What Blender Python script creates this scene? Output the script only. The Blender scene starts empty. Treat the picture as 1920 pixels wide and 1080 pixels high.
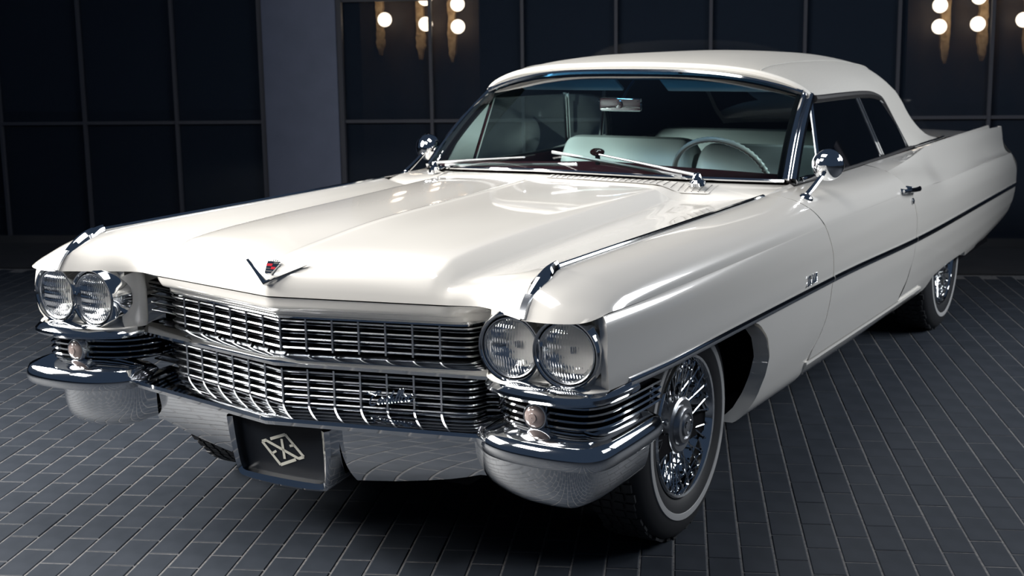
import bpy, bmesh, math, random
import numpy as np
from mathutils import Vector, Matrix

random.seed(7)
scene = bpy.context.scene
COL = scene.collection

# ------------------------------------------------------------------ camera
CAM = np.array([2.3883, -2.76146, 1.50258])
YAW, PITCH, ROLL, FPX = -0.5275055, 0.1850727, -0.0143251, 2560.84
def cam_axes():
    cy, sy, cp, sp = math.cos(YAW), math.sin(YAW), math.cos(PITCH), math.sin(PITCH)
    f = np.array([sy*cp, cy*cp, -sp]); r = np.array([cy, -sy, 0.]); u = np.cross(r, f)
    c, s = math.cos(ROLL), math.sin(ROLL)
    return c*r+s*u, -s*r+c*u, f
RT, UP, FW = cam_axes()
cd = bpy.data.cameras.new('camera'); cam = bpy.data.objects.new('camera', cd); COL.objects.link(cam)
m = Matrix.Identity(4)
for i in range(3):
    m[i][0], m[i][1], m[i][2], m[i][3] = RT[i], UP[i], -FW[i], CAM[i]
cam.matrix_world = m
cd.sensor_width = 36; cd.lens = FPX/1920*36; cd.clip_start = .05; cd.clip_end = 200
cd.dof.use_dof = True; cd.dof.focus_distance = 3.7; cd.dof.aperture_fstop = 6.3
scene.camera = cam

# ------------------------------------------------------------------ world, lights, exposure
world = bpy.data.worlds.new('night_world'); scene.world = world; world.use_nodes = True
bgn = world.node_tree.nodes['Background']
bgn.inputs[0].default_value = (.16, .25, .42, 1); bgn.inputs[1].default_value = .16
vs = scene.view_settings
vs.view_transform = 'Standard'; vs.look = 'None'; vs.exposure = 0.0; vs.gamma = 1.0; vs.use_curve_mapping = False

def area(name, loc, target, sx, sy, power, col=(1, 1, 1), spread=180):
    l = bpy.data.lights.new(name, 'AREA'); l.shape = 'RECTANGLE'; l.size = sx; l.size_y = sy
    l.energy = power; l.color = col; l.spread = math.radians(spread)
    o = bpy.data.objects.new(name, l); COL.objects.link(o); o.location = loc
    d = Vector(target)-Vector(loc); o.rotation_euler = d.to_track_quat('-Z', 'Y').to_euler()
    return o
area('softbox_left', (-4.5, -1.3, 3.0), (-.1, .5, .70), 2.6, 2.0, 245, (1, .975, .93), 110)
area('softbox_front', (-2.9, -3.9, 4.8), (-.1, .6, .8), 2.2, 1.6, 75, (1, .98, .95), 90)
area('softbox_top', (-.3, .55, 3.8), (-.15, 1.0, .85), 1.8, 1.2, 26, (1, .975, .94), 100)
area('softbox_right', (5.2, 3.6, 3.4), (.95, 3.5, .6), 3.2, 1.2, 38, (.93, .97, 1), 90)
area('softbox_right_rear', (3.3, 4.7, 2.6), (.9, 1.6, .8), 1.5, 1.4, 38, (.95, .97, 1), 120)

# ------------------------------------------------------------------ materials
def mat(name, base=(.8, .8, .8), rough=.5, metal=0., coat=0., emit=None, estr=0., spec=.5, trans=0., ior=1.45):
    M = bpy.data.materials.new(name); M.use_nodes = True
    b = M.node_tree.nodes['Principled BSDF']
    b.inputs['Base Color'].default_value = (*base, 1); b.inputs['Roughness'].default_value = rough
    b.inputs['Metallic'].default_value = metal; b.inputs['Coat Weight'].default_value = coat
    b.inputs['Coat Roughness'].default_value = .03; b.inputs['Specular IOR Level'].default_value = spec
    b.inputs['Transmission Weight'].default_value = trans; b.inputs['IOR'].default_value = ior
    if emit:
        b.inputs['Emission Color'].default_value = (*emit, 1); b.inputs['Emission Strength'].default_value = estr
    return M
def add_noise(M, scale, c1, c2, rough=None, bump=0., detail=4, stretch=(1, 1, 1)):
    nt = M.node_tree; b = nt.nodes['Principled BSDF']
    tc = nt.nodes.new('ShaderNodeTexCoord'); mp = nt.nodes.new('ShaderNodeMapping')
    mp.inputs['Scale'].default_value = stretch
    n = nt.nodes.new('ShaderNodeTexNoise'); n.inputs['Scale'].default_value = scale; n.inputs['Detail'].default_value = detail
    nt.links.new(tc.outputs['Object'], mp.inputs[0]); nt.links.new(mp.outputs[0], n.inputs['Vector'])
    r = nt.nodes.new('ShaderNodeValToRGB'); r.color_ramp.elements[0].color = (*c1, 1); r.color_ramp.elements[1].color = (*c2, 1)
    r.color_ramp.elements[0].position = .3; r.color_ramp.elements[1].position = .7
    nt.links.new(n.outputs['Fac'], r.inputs[0]); nt.links.new(r.outputs[0], b.inputs['Base Color'])
    if bump:
        bp = nt.nodes.new('ShaderNodeBump'); bp.inputs['Strength'].default_value = bump; bp.inputs['Distance'].default_value = .01
        nt.links.new(n.outputs['Fac'], bp.inputs['Height']); nt.links.new(bp.outputs[0], b.inputs['Normal'])
    return M
def glass(name, tint, refl_rough=.0, ior=1.5, band=None, painted_sheen=None):
    """thin pane: tinted see-through plus fresnel reflection; band = (z0, z1, colour) is a tinted strip in the glass"""
    M = bpy.data.materials.new(name); M.use_nodes = True; nt = M.node_tree; nt.nodes.clear()
    out = nt.nodes.new('ShaderNodeOutputMaterial'); mx = nt.nodes.new('ShaderNodeMixShader')
    tr = nt.nodes.new('ShaderNodeBsdfTransparent'); gl = nt.nodes.new('ShaderNodeBsdfGlossy'); fr = nt.nodes.new('ShaderNodeFresnel')
    tr.inputs[0].default_value = (*tint, 1); gl.inputs['Roughness'].default_value = refl_rough; fr.inputs[0].default_value = ior
    nt.links.new(fr.outputs[0], mx.inputs[0]); nt.links.new(tr.outputs[0], mx.inputs[1]); nt.links.new(gl.outputs[0], mx.inputs[2])
    if painted_sheen:  # even diffuse colour added in place of faint reflected light on dark panes
        df = nt.nodes.new('ShaderNodeBsdfDiffuse'); df.inputs[0].default_value = (*painted_sheen, 1); ad = nt.nodes.new('ShaderNodeAddShader')
        nt.links.new(mx.outputs[0], ad.inputs[0]); nt.links.new(df.outputs[0], ad.inputs[1]); nt.links.new(ad.outputs[0], out.inputs[0])
    else: nt.links.new(mx.outputs[0], out.inputs[0])
    if band:
        g = nt.nodes.new('ShaderNodeNewGeometry'); s = nt.nodes.new('ShaderNodeSeparateXYZ'); mr = nt.nodes.new('ShaderNodeMapRange')
        mr.inputs[1].default_value, mr.inputs[2].default_value = band[0], band[1]
        cm = nt.nodes.new('ShaderNodeMix'); cm.data_type = 'RGBA'
        cm.inputs[6].default_value = (*tint, 1); cm.inputs[7].default_value = (*band[2], 1)
        nt.links.new(g.outputs['Position'], s.inputs[0]); nt.links.new(s.outputs[2], mr.inputs[0])
        nt.links.new(mr.outputs[0], cm.inputs[0]); nt.links.new(cm.outputs[2], tr.inputs[0])
    return M

PAINT = mat('cream_white_paint', (.80, .775, .73), .22, coat=1.0)
CHROME = mat('chrome', (.78, .79, .80), .06, metal=1)
CHROME_SOFT = mat('satin_chrome', (.66, .68, .71), .2, metal=1)
BLACK = mat('black_rubber', (.012, .012, .014), .55)
DARK = mat('black_void_paint', (.006, .006, .008), .8, spec=.1)
TIRE = mat('tire_rubber', (.022, .023, .026), .6)
WHITEWALL = mat('whitewall', (.40, .40, .40), .6)
CANVAS = add_noise(mat('soft_top_vinyl', (.5, .48, .45), .62), 350, (.44, .425, .395), (.52, .505, .47), bump=.15)
VINYL = mat('white_vinyl_edge', (.74, .72, .68), .45)
LEATHER = mat('pale_leather', (.78, .80, .77), .4)
MAROON = mat('maroon_trim', (.055, .008, .014), .45)
IVORY = mat('ivory_plastic', (.78, .77, .70), .25, coat=.5)
WS_GLASS = glass('windshield_glass', (.80, .92, .92), band=(1.245, 1.285, (.08, .32, .60)))
SIDE_GLASS = glass('side_glass', (.66, .82, .82))
AMBER = mat('parking_lamp_lens', (.36, .29, .27), .10, coat=1, spec=.6)
PLATE = mat('plate_black', (.006, .008, .012), .45, spec=.2)
LOGO = mat('plate_logo_beige', (.50, .49, .43), .5)
RED = mat('crest_red', (.35, .01, .02), .25, coat=1)
MIRROR = mat('mirror_silver', (.9, .92, .93), .01, metal=1)
LENS = mat('headlamp_glass', (.95, .96, .97), .02, trans=1.0, ior=1.35)
HUBM = mat('satin_hub', (.42, .43, .45), .28, metal=1)
WIPER = mat('brushed_steel', (.75, .76, .77), .35, metal=1)
REFLECTOR = mat('headlamp_reflector', (.9, .9, .9), .1, metal=1)

# ------------------------------------------------------------------ geometry helpers
def pchip(x, y):
    x = np.asarray(x, float); y = np.asarray(y, float)
    if len(x) == 2:
        return lambda q: y[0]+(y[1]-y[0])*((np.atleast_1d(q)-x[0])/(x[1]-x[0])).reshape((-1,)+(1,)*(y.ndim-1))
    sh = y.shape; y = y.reshape(len(x), -1)
    h = np.diff(x); d = np.diff(y, axis=0)/h[:, None]
    mm = np.zeros_like(y)
    w1 = (2*h[1:]+h[:-1])[:, None]; w2 = (h[1:]+2*h[:-1])[:, None]
    ok = d[:-1]*d[1:] > 0
    with np.errstate(divide='ignore', invalid='ignore'):
        hm = (w1+w2)/(w1/d[:-1]+w2/d[1:])
    mm[1:-1] = np.where(ok, hm, 0)
    def endp(h0, h1, d0, d1):
        s = ((2*h0+h1)*d0-h0*d1)/(h0+h1)
        s = np.where(np.sign(s) != np.sign(d0), 0, s)
        return np.where((np.sign(d0) != np.sign(d1)) & (abs(s) > 3*abs(d0)), 3*d0, s)
    mm[0] = endp(h[0], h[1], d[0], d[1]); mm[-1] = endp(h[-1], h[-2], d[-1], d[-2])
    def f(q):
        q = np.atleast_1d(np.asarray(q, float)); i = np.clip(np.searchsorted(x, q)-1, 0, len(x)-2)
        t = ((q-x[i])/h[i])[:, None]; hh = h[i][:, None]
        r = (2*t**3-3*t**2+1)*y[i]+(t**3-2*t**2+t)*hh*mm[i]+(-2*t**3+3*t**2)*y[i+1]+(t**3-t**2)*hh*mm[i+1]
        return r.reshape((len(q),)+sh[1:])
    return f
def chord(P):
    """P (n, k, 3): mean chord parameter along n"""
    d = np.linalg.norm(np.diff(P, axis=0), axis=2).mean(1)
    return np.concatenate([[0], np.cumsum(np.maximum(d, 1e-6))])
def loft(rows, nu, nv):
    """rows: control rows, each a list of 3D points -> smooth (nu, nv, 3) grid"""
    P = np.array(rows, float)
    if nu > 1:
        t = chord(P); P = pchip(t, P)(np.linspace(0, t[-1], nu))
    Q = P.transpose(1, 0, 2); t = chord(Q)
    return pchip(t, Q)(np.linspace(0, t[-1], nv)).transpose(1, 0, 2)
def curve(pts, n):
    P = np.array(pts, float)[:, None, :]; t = chord(P)
    return pchip(t, P)(np.linspace(0, t[-1], n))[:, 0, :]
def smoothpath(pts, n):
    """Catmull-Rom through points"""
    P = np.array(pts, float); P = np.vstack([2*P[0]-P[1], P, 2*P[-1]-P[-2]]); k = len(P)-3; out = []
    for q in np.linspace(0, k-1e-9, n):
        i = int(q); t = q-i; a, b, c, d = P[i:i+4]
        out.append(.5*((2*b)+(-a+c)*t+(2*a-5*b+4*c-d)*t*t+(-a+3*b-3*c+d)*t**3))
    return np.array(out)

class MB:
    def __init__(s): s.v = []; s.f = []
    def add(s, verts, faces):
        o = len(s.v); s.v += [tuple(map(float, p)) for p in verts]; s.f += [tuple(i+o for i in f) for f in faces]; return s
    def grid(s, G, closed_v=False, mask=None):
        nu, nv = G.shape[:2]; f = []
        for i in range(nu-1):
            for j in range(nv-1 if not closed_v else nv):
                if mask is not None and not mask(i/(nu-1), j/(nv-1), G[i, j]): continue
                k = (j+1) % nv
                f.append((i*nv+j, i*nv+k, (i+1)*nv+k, (i+1)*nv+j))
        return s.add(G.reshape(-1, 3), f)
    def box(s, c, h, R=None):
        v = [Vector((x*h[0], y*h[1], z*h[2])) for x in (-1, 1) for y in (-1, 1) for z in (-1, 1)]
        if R is not None: v = [R @ p for p in v]
        v = [(p[0]+c[0], p[1]+c[1], p[2]+c[2]) for p in v]
        return s.add(v, [(0, 1, 3, 2), (4, 6, 7, 5), (0, 4, 5, 1), (2, 3, 7, 6), (0, 2, 6, 4), (1, 5, 7, 3)])
    def tube(s, path, r, seg=8, cap=True, flat=None, upv=None):
        P = np.array(path, float); n = len(P)
        rr = np.full(n, r) if np.isscalar(r) else np.array(r, float)
        T = np.gradient(P, axis=0); T /= np.linalg.norm(T, axis=1)[:, None]+1e-12
        up = np.array(upv if upv is not None else ([0, 0, 1.] if abs(T[0][2]) < .9 else [1., 0, 0]), float)
        R = []
        for i in range(n):
            a = up-T[i]*(up@T[i]); a /= np.linalg.norm(a)+1e-12; b = np.cross(T[i], a)
            if upv is None: up = a
            ring = [P[i]+rr[i]*(math.cos(q)*b*(1 if flat is None else flat[0])+math.sin(q)*a*(1 if flat is None else flat[1]))
                    for q in np.linspace(0, 2*math.pi, seg, endpoint=False)]
            R.append(ring)
        G = np.array(R); o = len(s.v); s.grid(G, closed_v=True)
        if cap:
            s.f.append(tuple(o+j for j in range(seg))[::-1]); s.f.append(tuple(o+(n-1)*seg+j for j in range(seg)))
        return s
    def lathe(s, prof, origin, axis, seg=32):
        """prof [(r, along)] revolved about axis"""
        A = np.array(axis, float); A /= np.linalg.norm(A)
        u = np.cross(A, [0, 0, 1.]); u = u/np.linalg.norm(u) if np.linalg.norm(u) > 1e-4 else np.array([1., 0, 0]); w = np.cross(A, u)
        G = np.array([[np.array(origin)+A*h+r*(math.cos(q)*u+math.sin(q)*w) for q in np.linspace(0, 2*math.pi, seg, endpoint=False)] for r, h in prof])
        return s.grid(G, closed_v=True)
    def sweep(s, prof, path, scale=None, zoff=None, cap=True):
        """prof [(inset, z)] swept along a plan path [(x, y)]; inset is measured inward (to the left of travel)"""
        P = np.array(path, float); n = len(P); T = np.gradient(P, axis=0); T /= np.linalg.norm(T, axis=1)[:, None]
        N = np.stack([-T[:, 1], T[:, 0]], 1); G = []
        for i in range(n):
            k = 1 if scale is None else scale[i]; zo = 0 if zoff is None else zoff[i]
            zc = np.mean([p[1] for p in prof])
            G.append([(P[i, 0]+N[i, 0]*a*k, P[i, 1]+N[i, 1]*a*k, zc+(z-zc)*k+zo) for a, z in prof])
        G = np.array(G); o = len(s.v); s.grid(G); mlen = len(prof)
        if cap:
            s.f.append(tuple(o+j for j in range(mlen))); s.f.append(tuple(o+(n-1)*mlen+j for j in range(mlen))[::-1])
        return s
    def mirrored(s):
        r = MB(); r.v = [(-x, y, z) for x, y, z in s.v]; r.f = [f[::-1] for f in s.f]; return r
    def both(s):
        r = MB(); r.add(s.v, s.f); k = s.mirrored(); r.add(k.v, k.f); return r
    def build(s, name, material, parent=None, smooth=35, weld=2e-4, bevel=0., origin=None, face=None):
        me = bpy.data.meshes.new(name); me.from_pydata(s.v, [], s.f)
        bm = bmesh.new(); bm.from_mesh(me)
        if weld: bmesh.ops.remove_doubles(bm, verts=bm.verts, dist=weld)
        bmesh.ops.recalc_face_normals(bm, faces=bm.faces)
        if face is not None and sum((f.normal*f.calc_area() for f in bm.faces), Vector()).dot(Vector(face)) < 0:
            bmesh.ops.reverse_faces(bm, faces=bm.faces)
        if bevel: bmesh.ops.bevel(bm, geom=list(bm.edges), offset=bevel, segments=2, affect='EDGES', profile=.5)
        for f in bm.faces: f.smooth = smooth > 0
        bm.to_mesh(me); bm.free()
        if smooth: me.set_sharp_from_angle(angle=math.radians(smooth))
        me.materials.append(material)
        o = bpy.data.objects.new(name, me); COL.objects.link(o)
        c = Vector(origin) if origin is not None else sum((Vector(v) for v in s.v), Vector())/len(s.v)
        me.transform(Matrix.Translation(-c))
        o.location = c
        if parent is not None:
            o.parent = parent
            o.location = c-world_loc(parent)
        return o
def world_loc(o):
    l = Vector(o.location)
    while o.parent: o = o.parent; l += Vector(o.location)
    return l
def empty(name, loc, parent=None):
    o = bpy.data.objects.new(name, None); COL.objects.link(o); o.empty_display_size = .1
    o.location = Vector(loc)-(world_loc(parent) if parent else Vector()); o.parent = parent
    return o
def tag(o, label=None, cat=None, group=None, kind=None):
    if label: o['label'] = label
    if cat: o['category'] = cat
    if group: o['group'] = group
    if kind: o['kind'] = kind
    return o
def dup(o, loc, parent):
    c = o.copy(); COL.objects.link(c); c.parent = parent; c.location = loc; return c

# ================================================================== SETTING
EX = np.array([.9184, .3955]); WX = np.array([-.3955, .9184])        # along the facade, towards the facade
def pw(e, w, z=0.): p = EX*e+WX*w; return (p[0], p[1], z)
ROTF = math.atan2(EX[1], EX[0])
RF = Matrix.Rotation(ROTF, 3, 'Z')
W0 = 6.15                                                             # facade plane

JOINT = add_noise(mat('sand_joint', (.30, .29, .29), .9), 60, (.09, .09, .10), (.20, .195, .19))
PAVER = add_noise(mat('blue_grey_paver', (.05, .055, .065), .6, spec=.35), 9, (.022, .028, .038), (.034, .041, .054), bump=.08, detail=8)
SLAB = add_noise(mat('border_stone', (.06, .06, .066), .7), 4, (.030, .031, .035), (.042, .042, .046), detail=6)
fm = MB(); fm.add([pw(-16, -12, -.0022), pw(16, -12, -.0022), pw(16, 9, -.0022), pw(-16, 9, -.0022)], [(0, 1, 2, 3)])
floor = fm.build('floor', JOINT, smooth=0, origin=(0, 0, 0)); tag(floor, kind='structure', label='dark blue-grey block paving with pale sand joints')

# pavers in running bond, long side towards the facade
PE, PW, GAP = .0968, .2000, .0050
def paver_mb(e, w, h):
    """bevelled block, top at z = h"""
    a, b, c = (PE-GAP)/2, (PW-GAP)/2, .003
    lo = [(-a, -b), (a, -b), (a, b), (-a, b)]; hi = [(-a+c, -b+c), (a-c, -b+c), (a-c, b-c), (-a+c, b-c)]
    v = [pw(e+p, w+q, -.02) for p, q in lo]+[pw(e+p, w+q, h-.002) for p, q in lo]+[pw(e+p, w+q, h) for p, q in hi]
    f = [(8, 9, 10, 11)]
    for k in range(4):
        j = (k+1) % 4; f += [(k, j, 4+j, 4+k), (4+k, 4+j, 8+j, 8+k)]
    return v, f
def project(p):
    q = np.array(p)-CAM; d = q@FW
    return (960+FPX*(q@RT)/d, 540-FPX*(q@UP)/d, d) if d > .2 else (-1e5, -1e5, d)
cells = []
for i in range(-95, 70):
    e = 1.394+(i+.5)*PE
    off = (i % 2)*.5*PW
    for k in range(-22, 40):
        w = k*PW+off
        if w > 5.05-PW*.45 or w < -4.2: continue
        u, v, d = project(pw(e, w))
        inside = -60 < u < 1980 and 300 < v < 1120
        p = pw(e, w); undercar = abs(p[0]) < .85 and .3 < p[1] < 5.2
        cells.append((0 if inside and not undercar else 1, d, e, w))
cells.sort(key=lambda c: (c[0], c[1]))
rest = MB(); proto = None; npav = 0
for c in cells:
    h = random.uniform(-.0007, .0007)
    vis = c[0] == 0
    if vis and npav < 300:
        if proto is None:
            b = MB(); b.add(*paver_mb(0, 0, 0)); proto = b.build('paver', PAVER, floor, smooth=0, weld=0, origin=(0, 0, 0)); o = proto
        else: o = dup(proto, (0, 0, 0), floor)
        p = pw(c[2], c[3]); o.location = (p[0], p[1], h); npav += 1
    else: rest.add(*paver_mb(c[2], c[3], h))
tag(rest.build('paver_field', PAVER, floor, smooth=0, weld=0, origin=(0, 0, 0)), kind='stuff')
# border of large slabs along the facade behind a drain joint
e = -9.
while e < 8:
    b = MB(); x0, x1 = e, e+.9-.006
    v = [pw(x0, 5.075, -.02), pw(x1, 5.075, -.02), pw(x1, W0+.1, -.02), pw(x0, W0+.1, -.02)]
    b.add(v+[(p[0], p[1], .004) for p in v], [(4, 5, 6, 7), (0, 1, 5, 4), (1, 2, 6, 5), (3, 0, 4, 7)])
    b.build('border_slab', SLAB, floor, smooth=0, weld=0); e += .9
dj = MB(); dj.box(pw(-.6, 5.055, -.003), (8.5, .014, .0045), RF); dj.build('drain_slot', BLACK, floor, smooth=0)

# facade: dark glass panes in slim grey frames, a blue-grey column, a room behind
FRAME = mat('grey_aluminium_frame', (.045, .048, .062), .5)
COLUMN = add_noise(mat('blue_grey_column', (.075, .085, .12), .55), 5, (.115, .135, .195), (.135, .155, .225), detail=5)
PANE = glass('dark_facade_glass', (.42, .43, .46), .0, 1.28, painted_sheen=(.011, .016, .025))
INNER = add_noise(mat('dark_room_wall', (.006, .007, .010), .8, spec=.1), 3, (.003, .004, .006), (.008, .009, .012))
BRONZE = add_noise(mat('bronze_panel', (.10, .062, .034), .5, metal=.1), 7, (.018, .012, .008), (.085, .056, .034), bump=.6, detail=8, stretch=(1, 1, .35))
plinth = MB(); plinth.box(pw(-.7, W0+.02, .03), (8.5, .05, .03), RF)
wall = plinth.build('wall_back', SLAB, smooth=0); tag(wall, kind='structure', label='dark glazed facade behind the car')
left_m = [-9.1, -8.44, -7.78, -7.12, -6.46, -5.8, -5.15, -4.5, -3.85, -3.201, -2.501]; right_m = [-.621, .03, .682, 1.331, 1.966, 2.591, 3.20, 3.84, 4.48, 5.12, 5.76, 6.40, 7.04, 7.68]
c0, c1 = -1.828, -1.288
edges = left_m+[c0-.03]; edges2 = [c1+.02]+right_m
ZT, ZTOP = .892, 3.4
for es in (edges, edges2):
    for a, b in zip(es[:-1], es[1:]):
        for z0, z1 in ((.06, ZT), (ZT, 1.735 if es is edges2 and a < -1 else ZTOP)):
            g = MB(); g.box(pw((a+b)/2, W0+.01, (z0+z1)/2), ((b-a)/2, .005, (z1-z0)/2), RF)
            g.build('glass_pane', PANE, wall, smooth=0, weld=0)
        t = MB(); t.box(pw((a+b)/2, W0, ZT), ((b-a)/2-.011, .02, .011), RF); t.build('transom', FRAME, wall, smooth=0)
for x in left_m+right_m:
    t = MB(); t.box(pw(x, W0, ZTOP/2), (.0105, .025, ZTOP/2), RF); t.build('mullion', FRAME, wall, smooth=0)
t = MB(); t.box(pw((c1-.621)/2+.01, W0, 1.737), (.32, .02, .009), RF); t.build('transom', FRAME, wall, smooth=0)
g = MB(); g.box(pw((c1+.02-.621)/2, W0+.01, 2.57), ((-.621-c1-.02)/2, .005, .83), RF); g.build('glass_pane', PANE, wall, smooth=0)
for x in (c0-.018, c1+.018):
    t = MB(); t.box(pw(x, W0-.005, ZTOP/2), (.018, .03, ZTOP/2), RF); t.build('mullion', FRAME, wall, smooth=0)
cm = MB(); cm.box(pw((c0+c1)/2, W0+.05, ZTOP/2), ((c1-c0)/2-.002, .10, ZTOP/2), RF)
column = cm.build('trim_1', COLUMN, smooth=30, bevel=.006); tag(column, kind='structure', label='smooth blue-grey column between the glazed bays')
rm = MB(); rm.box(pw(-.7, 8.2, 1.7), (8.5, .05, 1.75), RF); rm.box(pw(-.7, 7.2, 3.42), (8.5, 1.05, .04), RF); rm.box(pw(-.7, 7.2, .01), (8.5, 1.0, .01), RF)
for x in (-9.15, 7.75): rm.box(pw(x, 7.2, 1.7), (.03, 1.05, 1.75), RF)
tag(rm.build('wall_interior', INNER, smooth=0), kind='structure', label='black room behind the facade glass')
for n, (a, b) in enumerate(((-1.26, -.36), (2.74, 4.6))):
    bm_ = MB(); bm_.box(pw((a+b)/2, 6.78, 1.7), ((b-a)/2, .03, 1.68), RF)
    tag(bm_.build('wall_bronze_%s' % ('left', 'right')[n], BRONZE, smooth=0), kind='structure', label='mottled bronze wall panel behind the glass')

# wall lamps: hammered brass back bar, arms and milky globes
GLOBE = mat('lit_milk_globe', (1, .9, .75), .3, emit=(1, .80, .55), estr=13)
BRASS = add_noise(mat('hammered_brass', (.5, .32, .14), .5, metal=.15), 30, (.35, .22, .10), (.80, .58, .32), bump=1.0)
def sconce(e, zs, side, label, r=.052):
    root = empty('wall_lamp', pw(e, 6.74, min(zs)-.25))
    z0, z1 = min(zs)-.26, max(zs)+.22
    b = MB(); rnd = random.Random(int(e*1000))
    n = 22; R = []
    for i in range(n):
        z = z0+(z1-z0)*i/(n-1); hw = .028+.014*rnd.random()
        hw *= min(1, .35+i/4., .35+(n-1-i)/4.)
        R.append([pw(e-hw, 6.745, z), pw(e-hw*.8, 6.715-.008*rnd.random(), z), pw(e+hw*.8, 6.712-.008*rnd.random(), z), pw(e+hw, 6.745, z)])
    b.grid(np.array(R)); b.build('back_bar', BRASS, root)
    for z in zs:
        ge = e+side*.065
        a = MB(); a.tube(curve([pw(e, 6.72, z-.02), pw(e+side*.03, 6.66, z-.015), pw(ge, 6.62, z)], 8), .009, 8); a.build('arm', BRASS, root)
        g = MB(); g.lathe([(max(1e-4, r*math.sin(q)), -r*math.cos(q)) for q in np.linspace(0, math.pi, 17)], pw(ge, 6.60, z), (0, 0, 1), 24)
        g.build('globe', GLOBE, root)
        k = MB(); k.lathe([(.001, .0), (.02, .0), (.022, .012), (.018, .03), (.001, .03)], pw(ge, 6.60+r-.012, z), (WX[0], WX[1], 0), 14); k.build('globe_holder', BRASS, root)
    tag(root, label, 'wall lamp', 'globe wall lamps behind the glass')
sconce(-1.105, [1.607, 1.80], 1, 'globe wall lamp nearest the blue-grey column, left of the car')
sconce(-.80, [1.571, 1.755], 1, 'middle globe wall lamp left of the car, cut by a mullion')
sconce(-.56, [1.549, 1.71], 1, 'globe wall lamp closest to the windscreen of the white car')
sconce(3.0, [1.499, 1.646], -1, 'globe wall lamp right of the car, nearest its white roof')
sconce(3.262, [1.514, 1.70], -1, 'second globe wall lamp right of the car, above its tail fin')
sconce(3.57, [1.538, 1.73], -1, 'globe wall lamp at the right edge of the picture')

# ================================================================== THE CAR
car = empty('convertible_car', (0, 2.55, 0))
tag(car, 'white 1960s convertible with closed fabric roof, chrome grille, twin headlamps and tail fins', 'car')

def sides(mb, name, material, **k):
    """left and right copies, each its own part"""
    return mb.build(name, material, car, **k), mb.mirrored().build(name, material, car, **k)

# ---- body side tables: (x, z) of control columns by y
YA = [.5, 1.0, 1.5, 1.9, 2.5, 3.1, 3.4, 3.7, 4.4, 5.0, 5.45]
TA = [[(.79, .925), (.87, .912), (.93, .885), (.962, .852), (.970, .830)],
      [(.79, .929), (.87, .917), (.93, .890), (.963, .856), (.972, .830)],
      [(.79, .934), (.87, .922), (.932, .894), (.965, .858), (.975, .832)],
      [(.797, .940), (.873, .928), (.935, .897), (.966, .860), (.978, .834)],
      [(.80, .937), (.873, .926), (.935, .895), (.967, .858), (.979, .832)],
      [(.80, .937), (.87, .922), (.932, .893), (.962, .852), (.974, .826)],
      [(.825, .949), (.868, .921), (.918, .882), (.948, .845), (.965, .815)],
      [(.855, .961), (.868, .925), (.898, .870), (.928, .83), (.952, .80)],
      [(.866, .956), (.874, .920), (.888, .868), (.912, .825), (.940, .795)],
      [(.868, .946), (.876, .908), (.888, .860), (.908, .815), (.932, .787)],
      [(.868, .934), (.876, .895), (.888, .852), (.905, .808), (.925, .782)]]
YB = [.1, .5, 1.9, 3.1, 3.7, 4.4, 5.45]
TB = [[(.966, .832), (.975, .818), (.983, .793), (.986, .745), (.986, .69), (.978, .648)],
      [(.970, .830), (.980, .817), (.9885, .793), (.993, .745), (.994, .69), (.988, .641)],
      [(.978, .834), (.981, .822), (.987, .79), (.992, .745), (.992, .69), (.987, .636)],
      [(.974, .826), (.977, .815), (.981, .78), (.984, .73), (.983, .67), (.978, .608)],
      [(.952, .80), (.960, .785), (.968, .755), (.973, .71), (.972, .66), (.968, .60)],
      [(.940, .795), (.949, .78), (.957, .75), (.962, .705), (.961, .655), (.957, .597)],
      [(.925, .782), (.934, .768), (.942, .74), (.946, .695), (.945, .645), (.942, .593)]]
YC = [.5, 1.9, 3.1, 3.7, 4.4, 5.45]
TC = [[(.988, .641), (.983, .58), (.970, .48), (.952, .39), (.930, .32), (.895, .285)],
      [(.987, .636), (.982, .57), (.968, .47), (.950, .385), (.930, .318), (.895, .285)],
      [(.978, .608), (.975, .55), (.962, .46), (.946, .38), (.928, .318), (.895, .29)],
      [(.968, .600), (.965, .54), (.955, .46), (.940, .38), (.922, .32), (.895, .29)],
      [(.957, .597), (.954, .54), (.945, .46), (.930, .38), (.915, .34), (.890, .33)],
      [(.942, .593), (.940, .55), (.932, .49), (.920, .44), (.905, .41), (.880, .40)]]
YQ = [2.88, 3.1, 3.4, 3.7, 4.4, 5.0, 5.45]
TQ = [[(.896, .9135), (.915, .904), (.935, .891), (.962, .853), (.975, .827)],
      [(.889, .921), (.907, .905), (.931, .884), (.957, .847), (.972, .821)],
      [(.879, .939), (.893, .913), (.917, .878), (.945, .843), (.964, .813)],
      [(.869, .959), (.879, .926), (.898, .876), (.926, .832), (.953, .800)],
      [(.866, .956), (.873, .919), (.885, .866), (.908, .818), (.941, .793)],
      [(.867, .946), (.873, .906), (.880, .852), (.897, .803), (.932, .786)],
      [(.868, .934), (.874, .894), (.880, .845), (.895, .798), (.925, .780)]]
fQ = pchip(YQ, np.array(TQ))
fA, fB, fC = pchip(YA, np.array(TA)), pchip(YB, np.array(TB)), pchip(YC, np.array(TC))
def rowA(y): return [(x, y, z) for x, z in fA(y)[0]]
def rowB(y): return [(x, y, z) for x, z in fB(y)[0]]
def rowC(y): return [(x, y, z) for x, z in fC(y)[0]]
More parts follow.
